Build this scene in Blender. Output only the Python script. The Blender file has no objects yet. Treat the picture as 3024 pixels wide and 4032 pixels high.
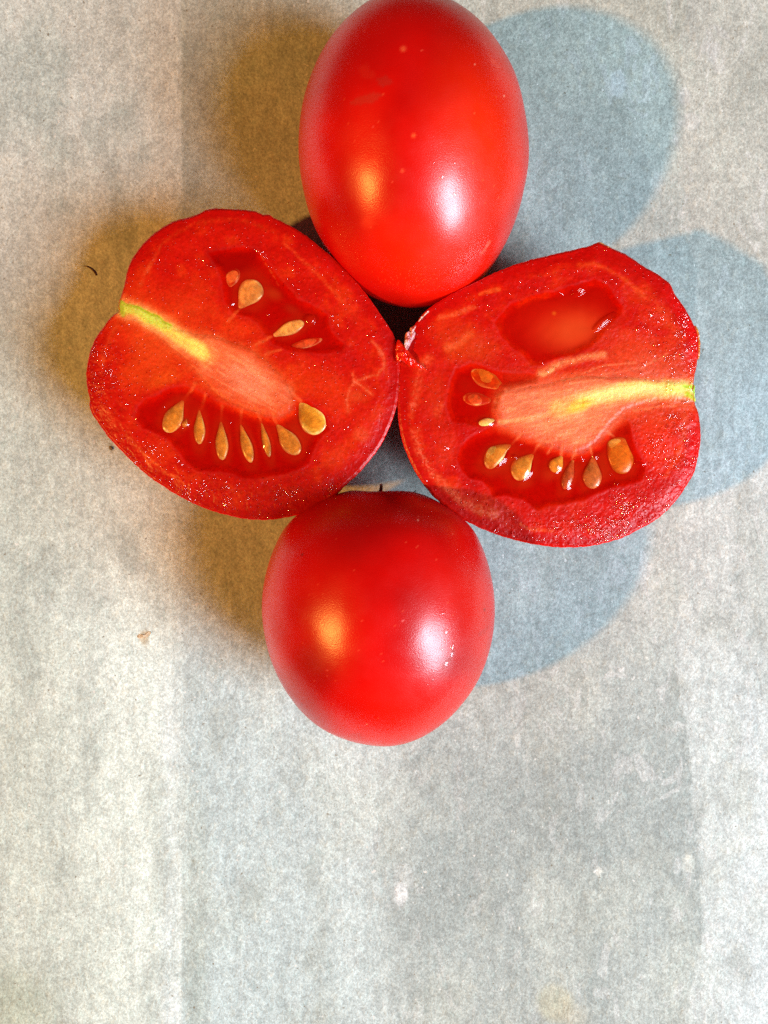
import bpy, math, random
import numpy as np
from mathutils import Vector

# ------------------------------------------------------------------ scale
# modelling unit "p": one pixel of the 3024 x 4032 photograph measured on the table top
S = 0.15 / 3024.0          # metres per p
D = 3272.0                 # camera height above the table in p
CX, CY = 1512.0, 2016.0

scene = bpy.context.scene
col0 = scene.collection

# ------------------------------------------------------------------ camera
cam = bpy.data.cameras.new("camera")
cam_o = bpy.data.objects.new("camera", cam)
col0.objects.link(cam_o)
cam_o.location = (0, 0, D * S)
cam_o.rotation_euler = (0, 0, 0)
cam.sensor_fit = 'HORIZONTAL'
cam.sensor_width = 36.0
cam.lens = 18.0 / (CX / D)
cam.clip_start = 0.005
cam.clip_end = 20
scene.camera = cam_o

# ------------------------------------------------------------------ light
world = bpy.data.worlds.new("World")
scene.world = world
world.use_nodes = True
bg = world.node_tree.nodes["Background"]
bg.inputs[0].default_value = (1.0, 0.84, 0.62, 1)
bg.inputs[1].default_value = 0.035

def area(name, az, el_from_vertical, dist, sx, sy, power, color):
    """az: degrees, 0 = +X, counter clockwise; aimed at the tomatoes"""
    l = bpy.data.lights.new(name, 'AREA')
    l.shape = 'RECTANGLE'
    l.size, l.size_y = sx, sy
    l.energy = power
    l.color = color
    o = bpy.data.objects.new(name, l)
    col0.objects.link(o)
    a, t = math.radians(az), math.radians(el_from_vertical)
    d = Vector((math.cos(a) * math.sin(t), math.sin(a) * math.sin(t), math.cos(t)))
    target = Vector((0.0, 0.03, 0.015))
    o.location = target + d * dist
    o.rotation_euler = (-d).to_track_quat('-Z', 'Y').to_euler()
    return o

window = area("window_light", -30, 53, 0.90, 0.36, 0.54, 16.8, (0.68, 0.86, 1.0))
added_sheen = area("added_sheen_light", -36, 70, 0.95, 0.30, 0.40, 2.2, (0.66, 0.85, 1.0))  # added dim area light, gives sheen on the tomatoes' right sides
lamp = area("warm_lamp", 200.5, 50.5, 1.3, 0.055, 0.055, 16.5, (1.0, 0.43, 0.08))
lamp.data.shape = 'ELLIPSE'

scene.view_settings.view_transform = 'Standard'
scene.view_settings.look = 'None'
scene.view_settings.exposure = 0.0
scene.view_settings.gamma = 1.0
scene.render.engine = 'CYCLES'
scene.cycles.use_denoising = False
scene.cycles.max_bounces = 10
scene.cycles.transparent_max_bounces = 32
scene.cycles.sample_clamp_indirect = 6.0

# ------------------------------------------------------------------ helpers
def lin(c):
    c = np.asarray(c, float) / 255.0
    return np.where(c <= 0.04045, c / 12.92, ((c + 0.055) / 1.055) ** 2.4)

def sstep(a, b, x):
    t = np.clip((x - a) / (b - a), 0, 1)
    return t * t * (3 - 2 * t)

_rng = np.random.RandomState(7)
_perm = np.concatenate([_rng.permutation(256)] * 2)
_val = _rng.rand(256) * 2 - 1

def vnoise(x, y, seed=0):
    x = x + seed * 17.31; y = y + seed * 9.77
    xi = np.floor(x).astype(int); yi = np.floor(y).astype(int)
    xf = x - xi; yf = y - yi
    u = xf * xf * (3 - 2 * xf); v = yf * yf * (3 - 2 * yf)
    h = lambda i, j: _val[_perm[(_perm[i & 255] + j) & 255]]
    a = h(xi, yi); b = h(xi + 1, yi); c = h(xi, yi + 1); d = h(xi + 1, yi + 1)
    return (a * (1 - u) + b * u) * (1 - v) + (c * (1 - u) + d * u) * v

def fbm(x, y, seed=0, octaves=4):
    s = 0; a = 1; n = 0
    for k in range(octaves):
        s = s + a * vnoise(x * 2 ** k, y * 2 ** k, seed + k * 3); n += a; a *= 0.5
    return s / n

def sd_poly(x, y, P):
    """signed distance to polygon, negative inside"""
    P = np.asarray(P, float)
    d = np.full(x.shape, 1e18); inside = np.zeros(x.shape, bool)
    for i in range(len(P)):
        ax, ay = P[i - 1]; bx, by = P[i]
        ex, ey = bx - ax, by - ay
        wx, wy = x - ax, y - ay
        t = np.clip((wx * ex + wy * ey) / (ex * ex + ey * ey + 1e-9), 0, 1)
        d = np.minimum(d, (wx - t * ex) ** 2 + (wy - t * ey) ** 2)
        c = (ay > y) != (by > y)
        with np.errstate(divide='ignore', invalid='ignore'):
            xc = ax + (y - ay) / (ey if ey else 1e-9) * ex
        inside ^= c & (x < xc)
    d = np.sqrt(d)
    return np.where(inside, -d, d)

def sd_line(x, y, L):
    L = np.asarray(L, float)
    d = np.full(x.shape, 1e18)
    for i in range(1, len(L)):
        ax, ay = L[i - 1]; bx, by = L[i]
        ex, ey = bx - ax, by - ay
        wx, wy = x - ax, y - ay
        t = np.clip((wx * ex + wy * ey) / (ex * ex + ey * ey + 1e-9), 0, 1)
        d = np.minimum(d, (wx - t * ex) ** 2 + (wy - t * ey) ** 2)
    return np.sqrt(d)

def smooth_closed(P, n):
    """Catmull-Rom through P, n samples evenly spread"""
    P = np.asarray(P, float); m = len(P); out = []
    for i in range(m):
        p0, p1, p2, p3 = P[i - 1], P[i], P[(i + 1) % m], P[(i + 2) % m]
        for t in np.linspace(0, 1, 24, endpoint=False):
            out.append(0.5 * ((2 * p1) + (-p0 + p2) * t + (2 * p0 - 5 * p1 + 4 * p2 - p3) * t ** 2 + (-p0 + 3 * p1 - 3 * p2 + p3) * t ** 3))
    out = np.array(out)
    seg = np.linalg.norm(np.roll(out, -1, 0) - out, axis=1)
    s = np.concatenate([[0], np.cumsum(seg)])
    q = np.linspace(0, s[-1], n, endpoint=False)
    o2 = np.vstack([out, out[:1]])
    return np.stack([np.interp(q, s, o2[:, 0]), np.interp(q, s, o2[:, 1])], 1)

def W(px, py, z):
    """photo position at height z -> world metres (arrays)"""
    f = (D - z) / D
    return np.stack([(px - CX) * f * S, (CY - py) * f * S, z * S + 0 * px], -1)

def to_px(V):
    """world metres -> photo position"""
    z = V[..., 2] / S
    f = (D - z) / D
    return V[..., 0] / S / f + CX, CY - V[..., 1] / S / f

def mesh_obj(name, V, F, mat, parent=None, color=None, attrs=None, smooth=True, colname="Col", origin=None):
    me = bpy.data.meshes.new(name)
    V = np.asarray(V, float)
    off = np.zeros(3)
    if origin is not None:
        off = np.asarray(origin, float)
    F4 = np.asarray(F) if not isinstance(F, list) else None
    if F4 is not None and F4.ndim == 2:
        nf, k = F4.shape
        me.vertices.add(len(V)); me.vertices.foreach_set("co", (V - off).astype(np.float32).ravel())
        me.loops.add(nf * k); me.loops.foreach_set("vertex_index", F4.astype(np.int32).ravel())
        me.polygons.add(nf); me.polygons.foreach_set("loop_start", np.arange(0, nf * k, k, dtype=np.int32))
        me.update(calc_edges=True)
        me.validate()
    else:
        me.from_pydata([tuple(v) for v in (V - off)], [], [tuple(int(i) for i in f) for f in F])
    me.polygons.foreach_set("use_smooth", np.full(len(me.polygons), smooth))
    if color is not None:
        a = me.color_attributes.new(colname, 'FLOAT_COLOR', 'POINT')
        a.data.foreach_set("color", np.concatenate([color, np.ones((len(color), 1))], 1).astype(np.float32).ravel())
    for k_, v_ in (attrs or {}).items():
        if v_.ndim == 2:
            a = me.color_attributes.new(k_, 'FLOAT_COLOR', 'POINT')
            a.data.foreach_set("color", np.concatenate([v_, np.ones((len(v_), 1))], 1).astype(np.float32).ravel())
        else:
            a = me.attributes.new(k_, 'FLOAT', 'POINT')
            a.data.foreach_set("value", v_.astype(np.float32))
    me.update()
    if mat: me.materials.append(mat)
    o = bpy.data.objects.new(name, me)
    col0.objects.link(o)
    o.location = off
    if parent is not None:
        o.parent = parent
        o.location = off - np.array(parent.location)
    return o

def empty(name, loc, label, cat, group=None):
    o = bpy.data.objects.new(name, None)
    col0.objects.link(o)
    o.location = loc
    o.empty_display_size = 0.01
    o['label'] = label; o['category'] = cat
    if group: o['group'] = group
    return o

class NT:
    def __init__(self, name):
        self.m = bpy.data.materials.new(name); self.m.use_nodes = True
        self.t = self.m.node_tree; self.t.nodes.clear()
        self.out = self.n('ShaderNodeOutputMaterial')
    def n(self, typ, **kw):
        x = self.t.nodes.new(typ)
        for k, v in kw.items(): setattr(x, k, v)
        return x
    def l(self, a, b): self.t.links.new(a, b)
    def val(self, sock, v):
        if hasattr(v, 'is_output') or isinstance(v, bpy.types.NodeSocket): self.l(v, sock)
        else: sock.default_value = v
    def math(self, op, a, b=0.0, clamp=False):
        x = self.n('ShaderNodeMath', operation=op, use_clamp=clamp)
        self.val(x.inputs[0], a); self.val(x.inputs[1], b)
        return x.outputs[0]
    def ramp(self, f, stops):
        x = self.n('ShaderNodeMapRange', interpolation_type='SMOOTHSTEP')
        self.val(x.inputs[0], f)
        x.inputs[1].default_value, x.inputs[2].default_value, x.inputs[3].default_value, x.inputs[4].default_value = stops
        return x.outputs[0]
    def noise(self, vec, scale, detail=3, rough=0.55, dist=0.0):
        x = self.n('ShaderNodeTexNoise')
        self.l(vec, x.inputs['Vector']); x.inputs['Scale'].default_value = scale
        x.inputs['Detail'].default_value = detail; x.inputs['Roughness'].default_value = rough
        x.inputs['Distortion'].default_value = dist
        return x.outputs['Fac']
    def coords(self, scale=(1, 1, 1), rot=0.0):
        # world position, so pieces of one thing share the same grain
        g = self.n('ShaderNodeNewGeometry')
        mp = self.n('ShaderNodeMapping'); self.l(g.outputs['Position'], mp.inputs['Vector'])
        mp.inputs['Scale'].default_value = scale
        mp.inputs['Location'].default_value = (0.0113, 0.0071, 0.00137)
        mp.inputs['Rotation'].default_value = (0.0, 0.0, rot)
        return mp.outputs[0]
    def attr(self, name):
        x = self.n('ShaderNodeAttribute'); x.attribute_name = name
        return x
    def mixc(self, f, a, b, blend='MIX'):
        x = self.n('ShaderNodeMix', data_type='RGBA', blend_type=blend)
        self.val(x.inputs[0], f); self.val(x.inputs[6], a); self.val(x.inputs[7], b)
        return x.outputs[2]
    def bump(self, h, strength, distance, prev=None):
        x = self.n('ShaderNodeBump'); self.val(x.inputs['Strength'], strength)
        x.inputs['Distance'].default_value = distance; self.l(h, x.inputs['Height'])
        if prev is not None: self.l(prev, x.inputs['Normal'])
        return x.outputs[0]
    def bsdf(self, **kw):
        x = self.n('ShaderNodeBsdfPrincipled')
        for k, v in kw.items():
            self.val(x.inputs[k.replace('_', ' ')], v)
        return x

# ------------------------------------------------------------------ materials
def mat_table():
    t = NT("weathered_printed_board")
    c = t.attr("Col").outputs['Color']
    fine = t.noise(t.coords((1, 0.9, 1), 0.65), 1900, 3, 0.7, 0.0)
    fine2 = t.noise(t.coords((1, 1, 1), 1.1), 3300, 2, 0.6)
    mid = t.noise(t.coords((1, 0.8, 1), 0.3), 520, 4, 0.66, 0.15)
    streak = t.noise(t.coords((1, 0.07, 1)), 750, 4, 0.6)
    big = t.noise(t.coords((1, 0.6, 1)), 90, 5, 0.6)
    f1 = t.ramp(fine, (0.30, 0.70, 0.79, 1.17))
    f2 = t.ramp(fine2, (0.27, 0.73, 0.82, 1.14))
    f3 = t.ramp(mid, (0.28, 0.72, 0.86, 1.11))
    f4 = t.ramp(streak, (0.28, 0.72, 0.93, 1.06))
    f5 = t.ramp(big, (0.3, 0.7, 0.93, 1.06))
    f = t.math('MULTIPLY', t.math('MULTIPLY', t.math('MULTIPLY', f1, f2), t.math('MULTIPLY', f3, f4)), f5)
    cc = t.mixc(1.0, c, f, 'MULTIPLY')
    # warm and cool flecks
    hue = t.noise(t.coords((1, 0.6, 1)), 900, 2, 0.5)
    cc = t.mixc(t.ramp(hue, (0.55, 0.72, 0.0, 0.32)), cc, t.mixc(1.0, cc, (1.10, 0.98, 0.86, 1), 'MULTIPLY'))
    cc = t.mixc(t.ramp(hue, (0.45, 0.28, 0.0, 0.35)), cc, t.mixc(1.0, cc, (0.90, 1.0, 1.0, 1), 'MULTIPLY'))
    # whitish peeled patches
    peel = t.noise(t.coords((1, 0.5, 1)), 210, 5, 0.6, 0.8)
    pm = t.math('MULTIPLY', t.ramp(peel, (0.585, 0.61, 0.0, 1.0)), t.attr("peel").outputs['Fac'])
    cc = t.mixc(t.math('MULTIPLY', pm, 0.36), cc, t.mixc(1.0, (0.58, 0.58, 0.56, 1), f, 'MULTIPLY'))
    # sparse small dark specks
    sp = t.noise(t.coords((1, 1, 1)), 1300, 1, 0.5)
    cc = t.mixc(t.ramp(sp, (0.27, 0.20, 0.0, 0.7)), cc, (0.16, 0.12, 0.07, 1))
    wsp = t.noise(t.coords((1.1, 0.9, 1.3)), 1150, 1, 0.5)
    cc = t.mixc(t.ramp(wsp, (0.73, 0.80, 0.0, 0.6)), cc, (0.75, 0.73, 0.68, 1))
    h = t.math('ADD', t.math('MULTIPLY', fine, 0.7), t.math('MULTIPLY', mid, 0.6))
    n = t.bump(h, 0.55, 0.00022)
    b = t.bsdf(Base_Color=cc, Roughness=0.62, Normal=n)
    b.inputs['Specular IOR Level'].default_value = 0.25
    t.l(b.outputs[0], t.out.inputs[0])
    return t.m

def mat_skin():
    t = NT("tomato_skin")
    c = t.attr("Col").outputs['Color']
    g = t.noise(t.coords(), 4800, 2, 0.6)
    m = t.noise(t.coords((1, 1, 1)), 300, 3, 0.5)
    lo = t.noise(t.coords(), 70, 2, 0.5)
    cc = t.mixc(1.0, c, t.ramp(lo, (0.3, 0.7, 0.90, 1.08)), 'MULTIPLY')
    n = t.bump(g, 0.5, 0.00005)
    n = t.bump(m, 0.10, 0.0003, n)
    rough = t.ramp(m, (0.3, 0.7, 0.27, 0.33))
    b = t.bsdf(Base_Color=cc, Roughness=rough, Normal=n)
    b.inputs['IOR'].default_value = 1.45
    b.inputs['Specular IOR Level'].default_value = 0.75
    b.inputs['Subsurface Weight'].default_value = 0.12
    b.inputs['Subsurface Radius'].default_value = (1.0, 0.12, 0.05)
    b.inputs['Subsurface Scale'].default_value = 0.003
    t.l(b.outputs[0], t.out.inputs[0])
    return t.m

def mat_flesh(name, rough=0.34, extra=1.0):
    t = NT(name)
    c = t.attr("Col").outputs['Color']
    wet = t.attr("wet").outputs['Fac']
    g1 = t.noise(t.coords(), 1500, 3, 0.65)
    g2 = t.noise(t.coords(), 3600, 2, 0.6)
    cc = t.mixc(1.0, c, t.ramp(g1, (0.3, 0.7, 0.88, 1.12)), 'MULTIPLY')
    vo = t.n('ShaderNodeTexVoronoi'); t.l(t.coords(), vo.inputs['Vector'])
    vo.inputs['Scale'].default_value = 2300
    drop = t.ramp(vo.outputs['Distance'], (0.42, 0.0, 0.0, 1.0))
    sel = t.ramp(t.n('ShaderNodeSeparateColor').outputs[0], (0, 1, 0, 1)) if False else None
    sc = t.n('ShaderNodeSeparateColor'); t.l(vo.outputs['Color'], sc.inputs[0])
    pick = t.math('GREATER_THAN', t.math('ADD', sc.outputs[0], t.math('MULTIPLY', wet, 0.55)), 0.93)
    h = t.math('ADD', t.math('MULTIPLY', t.math('MULTIPLY', drop, pick), 0.9 * extra), t.math('MULTIPLY', g2, 0.22))
    n = t.bump(h, 0.8, 0.00022)
    n2 = t.bump(g1, t.math('ADD', t.math('MULTIPLY', wet, 0.25), 0.08), 0.00025, n)
    mt = t.attr('matte').outputs['Fac']
    b = t.bsdf(Base_Color=cc, Roughness=t.math('ADD', rough, t.math('MULTIPLY', mt, 0.5)), Normal=n2)
    t.l(t.math('MULTIPLY', t.math('SUBTRACT', 1.0, mt), 0.4), b.inputs['Specular IOR Level'])
    b.inputs['IOR'].default_value = 1.40
    b.inputs['Specular IOR Level'].default_value = 0.5
    b.inputs['Subsurface Weight'].default_value = 0.35
    b.inputs['Subsurface Radius'].default_value = (1.0, 0.25, 0.10)
    b.inputs['Subsurface Scale'].default_value = 0.0016
    t.l(b.outputs[0], t.out.inputs[0])
    return t.m

def mat_gel():
    t = NT("seed_gel")
    tint = t.attr("Tint").outputs['Color']; cloud = t.attr("cloud").outputs['Fac']
    colr = t.attr("Col").outputs['Color']
    m = t.noise(t.coords(), 420, 2, 0.5)
    n = t.bump(m, 0.25, 0.0005)
    tr = t.n('ShaderNodeBsdfTransparent'); t.l(tint, tr.inputs[0])
    di = t.n('ShaderNodeBsdfDiffuse'); t.l(colr, di.inputs[0])
    mx = t.n('ShaderNodeMixShader'); t.l(cloud, mx.inputs[0]); t.l(tr.outputs[0], mx.inputs[1]); t.l(di.outputs[0], mx.inputs[2])
    gl = t.n('ShaderNodeBsdfGlossy'); gl.inputs['Roughness'].default_value = 0.07; t.l(n, gl.inputs['Normal'])
    fr = t.n('ShaderNodeFresnel'); fr.inputs[0].default_value = 1.42; t.l(n, fr.inputs['Normal'])
    geo = t.n('ShaderNodeNewGeometry')
    fac = t.math('MULTIPLY', fr.outputs[0], t.math('SUBTRACT', 1.0, geo.outputs['Backfacing']))
    m2 = t.n('ShaderNodeMixShader'); t.l(fac, m2.inputs[0]); t.l(mx.outputs[0], m2.inputs[1]); t.l(gl.outputs[0], m2.inputs[2])
    t.l(m2.outputs[0], t.out.inputs[0])
    return t.m

def mat_simple(name, rough=0.4, spec=0.5, bump=0.0, bscale=2000, sss=0.0, colr=None):
    t = NT(name)
    if colr is None: c = t.attr("Col").outputs['Color']
    else: c = tuple(lin(colr)) + (1,)
    g = t.noise(t.coords(), bscale, 3, 0.6)
    if colr is None:
        cc = t.mixc(1.0, c, t.ramp(g, (0.3, 0.7, 0.86, 1.12)), 'MULTIPLY')
    else:
        cc = t.mixc(t.ramp(g, (0.3, 0.7, 0, 1)), tuple(x * 0.75 for x in c[:3]) + (1,), tuple(min(1, x * 1.2) for x in c[:3]) + (1,))
    b = t.bsdf(Base_Color=cc, Roughness=rough)
    b.inputs['Specular IOR Level'].default_value = spec
    if bump: t.l(t.bump(g, bump, 0.0003), b.inputs['Normal'])
    if sss:
        b.inputs['Subsurface Weight'].default_value = sss
        b.inputs['Subsurface Radius'].default_value = (1, 0.5, 0.2)
        b.inputs['Subsurface Scale'].default_value = 0.001
    t.l(b.outputs[0], t.out.inputs[0])
    return t.m

def mat_bead():
    t = NT("juice")
    tr = t.n('ShaderNodeBsdfTransparent'); tr.inputs[0].default_value = (1.0, 0.95, 0.93, 1)
    gl = t.n('ShaderNodeBsdfGlossy'); gl.inputs['Roughness'].default_value = 0.05
    fr = t.n('ShaderNodeFresnel'); fr.inputs[0].default_value = 1.55
    geo = t.n('ShaderNodeNewGeometry')
    fac = t.math('MULTIPLY', fr.outputs[0], t.math('SUBTRACT', 1.0, geo.outputs['Backfacing']))
    m2 = t.n('ShaderNodeMixShader'); t.l(fac, m2.inputs[0]); t.l(tr.outputs[0], m2.inputs[1]); t.l(gl.outputs[0], m2.inputs[2])
    t.l(m2.outputs[0], t.out.inputs[0])
    return t.m

M_bead = mat_bead()
M_table = mat_table(); M_skin = mat_skin()
M_flesh = mat_flesh("tomato_flesh"); M_core = mat_flesh("tomato_core", 0.38, 0.6)
M_gel = mat_gel()
M_seed = mat_simple("tomato_seed", 0.22, 0.6, 0.0, 2500, 0.3)
M_peel = mat_simple("torn_skin", 0.16, 0.8, 0.9, 1100, 0.2)
M_dry = mat_simple("dry_stem", 0.7, 0.3, 0.4, 3000)

# ------------------------------------------------------------------ table top
def build_table():
    st = 10.0
    xs = np.arange(-1500, 4530, st); ys = np.arange(-1500, 5540, st)
    X, Y = np.meshgrid(xs, ys)
    u = X / 1.8228; v = Y / 1.8228                # coordinates of the overview picture
    jit = 10 * fbm(u / 60, v / 160, 3) + 5 * fbm(u / 12, v / 20, 5)
    col = np.zeros(X.shape + (3,))
    col[:] = (186, 184, 176)
    def lay(mask, c, a=1.0):
        m = (np.clip(mask, 0, 1) * a)[..., None]
        col[:] = col * (1 - m) + np.array(c, float) * m
    blot = fbm(u / 150, v / 230, 11, 5)
    blot2 = fbm(u / 70, v / 130, 23, 5)
    # plank of the print left of x = 395
    wd = 3 + 22 * sstep(450, 700, v) * sstep(1900, 1700, v)
    L = np.clip(0.5 - (u - 393 - 0.4 * jit) / (2 * wd), 0, 1)
    top = sstep(1000, 500, v); bot = 1 - top
    lay(L * top, (208, 200, 188)); lay(L * bot, (222, 220, 207))
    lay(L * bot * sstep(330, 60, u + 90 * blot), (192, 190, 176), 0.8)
    lay(L * sstep(40, 8, np.abs(u - 372 + 0.3 * jit)) * sstep(1300, 1700, v), (218, 217, 214), 0.6)
    lay(L * sstep(60, 10, np.abs(u - 350 + jit)) * top, (214, 200, 184), 0.7)
    # second plank 395..870
    B = (1 - L) * sstep(70, -70, u - 868 - 2.5 * jit)
    lay(B * sstep(620, 200, v), (190, 182, 166)); lay(B * sstep(900, 1600, v), (193, 197, 192))
    lay(B * sstep(45, 5, np.abs(u - 425 + 1.2 * jit)) * sstep(1500, 2050, v), (168, 170, 160), 0.7)
    lay(B * sstep(40, 5, np.abs(u - 420 + jit)) * sstep(900, 500, v), (172, 164, 152), 0.5)
    lay(B * sstep(60, 10, np.abs(u - 770)) * sstep(1550, 1650, v) * sstep(2100, 1800, v), (206, 208, 202), 0.5)
    # third plank 870..1490
    C = sstep(-70, 70, u - 868 - 2.5 * jit) * sstep(4, -4, u - 1490 - 2.2 * jit + 30 * np.sin(v / 170))
    lay(C, (175, 178, 172)); lay(C * sstep(1450, 1700, v) * sstep(2150, 1950, v), (164, 168, 163), 0.9)
    lay(C * sstep(500, 100, v), (182, 178, 164), 0.7)
    lay(C * sstep(40, 5, np.abs(u - 1290 - jit)) * sstep(1700, 1800, v), (160, 165, 160), 0.5)
    # pale ragged border on the right
    R = sstep(-4, 4, u - 1490 - 2.2 * jit + 30 * np.sin(v / 170)) * sstep(650, 1000, v)
    lay(R, (197, 199, 194)); lay(R * sstep(1540, 1620, u + jit), (204, 206, 203), 0.8)
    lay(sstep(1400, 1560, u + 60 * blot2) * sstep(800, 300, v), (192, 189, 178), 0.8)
    lay(sstep(1250, 1450, u) * sstep(1500, 1300, v) * sstep(900, 1200, v), (192, 190, 182), 0.5)
    # brown round stain near the lower edge and soft blotches
    lay(sstep(52, 30, np.hypot(u - 1200, v - 2165) + 10 * blot2), (188, 181, 156), 0.75)
    lay(sstep(60, 10, np.hypot((u - 1235), (v - 2200) * 1.2)), (190, 180, 158), 0.5)
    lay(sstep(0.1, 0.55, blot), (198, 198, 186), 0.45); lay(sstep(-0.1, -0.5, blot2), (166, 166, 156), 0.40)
    lay(sstep(130, 20, np.hypot(u - 30, (v - 2190) * 0.8) + 30 * blot2), (168, 166, 144), 0.7)
    # small marks: pale chips and faint fibres
    for (a, b, r, c, s) in [(865, 1930, 14, (222, 218, 214), .9), (1292, 1882, 6, (228, 226, 214), 1), (240, 968, 4, (110, 96, 74), .9),
                            (418, 1860, 4, (120, 105, 80), .6), (1487, 1865, 13, (216, 215, 205), .8), (312, 1376, 10, (168, 130, 90), .5),
                            (1540, 110, 15, (206, 202, 196), .8), (1420, 395, 13, (206, 204, 196), .8), (1335, 180, 18, (204, 204, 202), .7), (1480, 210, 12, (205, 202, 196), .8)]:
        lay(sstep(r + 3, r - 3, np.hypot((u - a), (v - b) * 0.6) + 4 * fbm(u / 8, v / 8, int(a))), c, s)
    k = sstep(1250, 250, u)[..., None]  # lamp tint and falloff countered in the board's colour, strongest at left
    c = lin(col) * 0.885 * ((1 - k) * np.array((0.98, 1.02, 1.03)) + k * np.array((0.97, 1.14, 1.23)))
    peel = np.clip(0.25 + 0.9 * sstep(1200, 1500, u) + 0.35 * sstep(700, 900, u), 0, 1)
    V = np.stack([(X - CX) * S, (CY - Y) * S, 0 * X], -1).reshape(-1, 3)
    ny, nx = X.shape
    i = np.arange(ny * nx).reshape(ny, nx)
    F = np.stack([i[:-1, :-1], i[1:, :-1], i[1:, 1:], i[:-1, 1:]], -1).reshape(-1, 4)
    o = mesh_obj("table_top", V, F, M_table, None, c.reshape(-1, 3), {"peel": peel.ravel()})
    o['kind'] = 'structure'
build_table()

# ------------------------------------------------------------------ whole tomatoes
def tomato_body(root, cx, cy, zc, rx, ry, rz, lean, paint, egg=0.0, shoulder=0.0, seed=1, name="skin"):
    """axis lies along the table's y; cx, cy: world p of the centre (before S)"""
    nu, nv = 420, 300
    th = np.linspace(0, 2 * np.pi, nu, endpoint=False); ph = np.linspace(0, np.pi, nv)
    TH, PH = np.meshgrid(th, ph)
    ax = np.cos(PH); rr = np.sin(PH)
    prof = 1 + egg * ax
    axs = ax.copy()
    if shoulder:                                   # flattened, slightly dented stem end (towards +y)
        k = sstep(0.55, 1.0, ax)
        axs = ax - shoulder * k - 0.05 * np.exp(-(rr / 0.16) ** 2) * (ax > 0)
        prof = prof * (1 + 0.02 * sstep(0.2, 0.8, ax))
    wob = 1 + 0.012 * np.cos(3 * TH + seed) * rr + 0.010 * np.cos(2 * TH + 2 * seed) * rr + 0.008 * vnoise(3 * np.cos(TH) * rr + 5, 3 * ax + 3 * np.sin(TH) * rr, seed)
    x = rx * rr * np.cos(TH) * prof * wob
    z = rz * rr * np.sin(TH) * prof * wob
    y = ry * axs * wob
    z = np.where(z < -rz * 0.965, -rz * 0.965 + (z + rz * 0.965) * 0.3, z)    # sits with a small flat on the table
    c, s = math.cos(lean), math.sin(lean)
    xr = x * c - y * s; yr = x * s + y * c
    V = np.stack([(xr + cx) * S, (yr + cy) * S, (z + zc) * S], -1).reshape(-1, 3)
    zmin = V[:, 2].min(); V[:, 2] -= zmin
    i = np.arange(nv * nu).reshape(nv, nu); j = np.roll(i, -1, 1)
    F = np.stack([i[:-1], j[:-1], j[1:], i[1:]], -1).reshape(-1, 4)
    px, py = to_px(V)
    col = paint(px, py, V[:, 2] / S)
    return mesh_obj(name, V, F, M_skin, root, col, origin=tuple(root.location))

def skin_paint(seed, base=(213, 9, 0), dark=(184, 1, 0), orange=None, dots=(), scuffs_reflections=()):
    def f(px, py, z):
        n = fbm(px / 260, py / 330, seed, 3)
        col = np.zeros((len(px), 3)); col[:] = base
        m = sstep(0.4, -0.5, n)[:, None]; col = col * (1 - m) + np.array(dark) * m
        for (x, y, rx_, ry_, c, a) in (orange or []):
            d = np.hypot((px - x) / rx_, (py - y) / ry_)
            m = (a * sstep(1.0, 0.1, d + 0.15 * n))[:, None]; col = col * (1 - m) + np.array(c) * m
        up = z > 300
        for (x, y, r, c, a) in dots:
            d = np.hypot(px - x, py - y) / r
            m = (a * sstep(1.0, 0.2, d) * up)[:, None]; col = col * (1 - m) + np.array(c) * m
        for (P, c, a, soft) in scuffs_reflections:
            d = sd_poly(px + 6 * vnoise(px / 9, py / 9, 4), py + 6 * vnoise(px / 9, py / 9, 8), P)
            m = (a * sstep(soft, -soft, d) * up)[:, None]; col = col * (1 - m) + np.array(c) * m
        # very fine pale pores
        r = _rng.rand(len(px)); dens = 0.0015 + 0.03 * np.exp(-(((px - 1600) / 190) ** 2 + ((py - 1105) / 45) ** 2)) * (seed == 2)
        m = ((r > 1 - dens) * 0.4 * up)[:, None]
        col = col * (1 - m) + np.array((235, 120, 70)) * m
        return lin(col)
    return f

def Z3(x, y): return (1100 + x / 1.508, y / 1.508)
def Z4(x, y): return (980 + x / 1.595, 1880 + y / 1.595)
def Z5(x, y): return (1400 + x / 4.1475, 1050 + y / 4.1475)
def Z1(x, y): return (300 + x / 1.2022, 780 + y / 1.2022)
def Z2(x, y): return (1500 + x / 1.2568, 920 + y / 1.2568)

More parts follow.
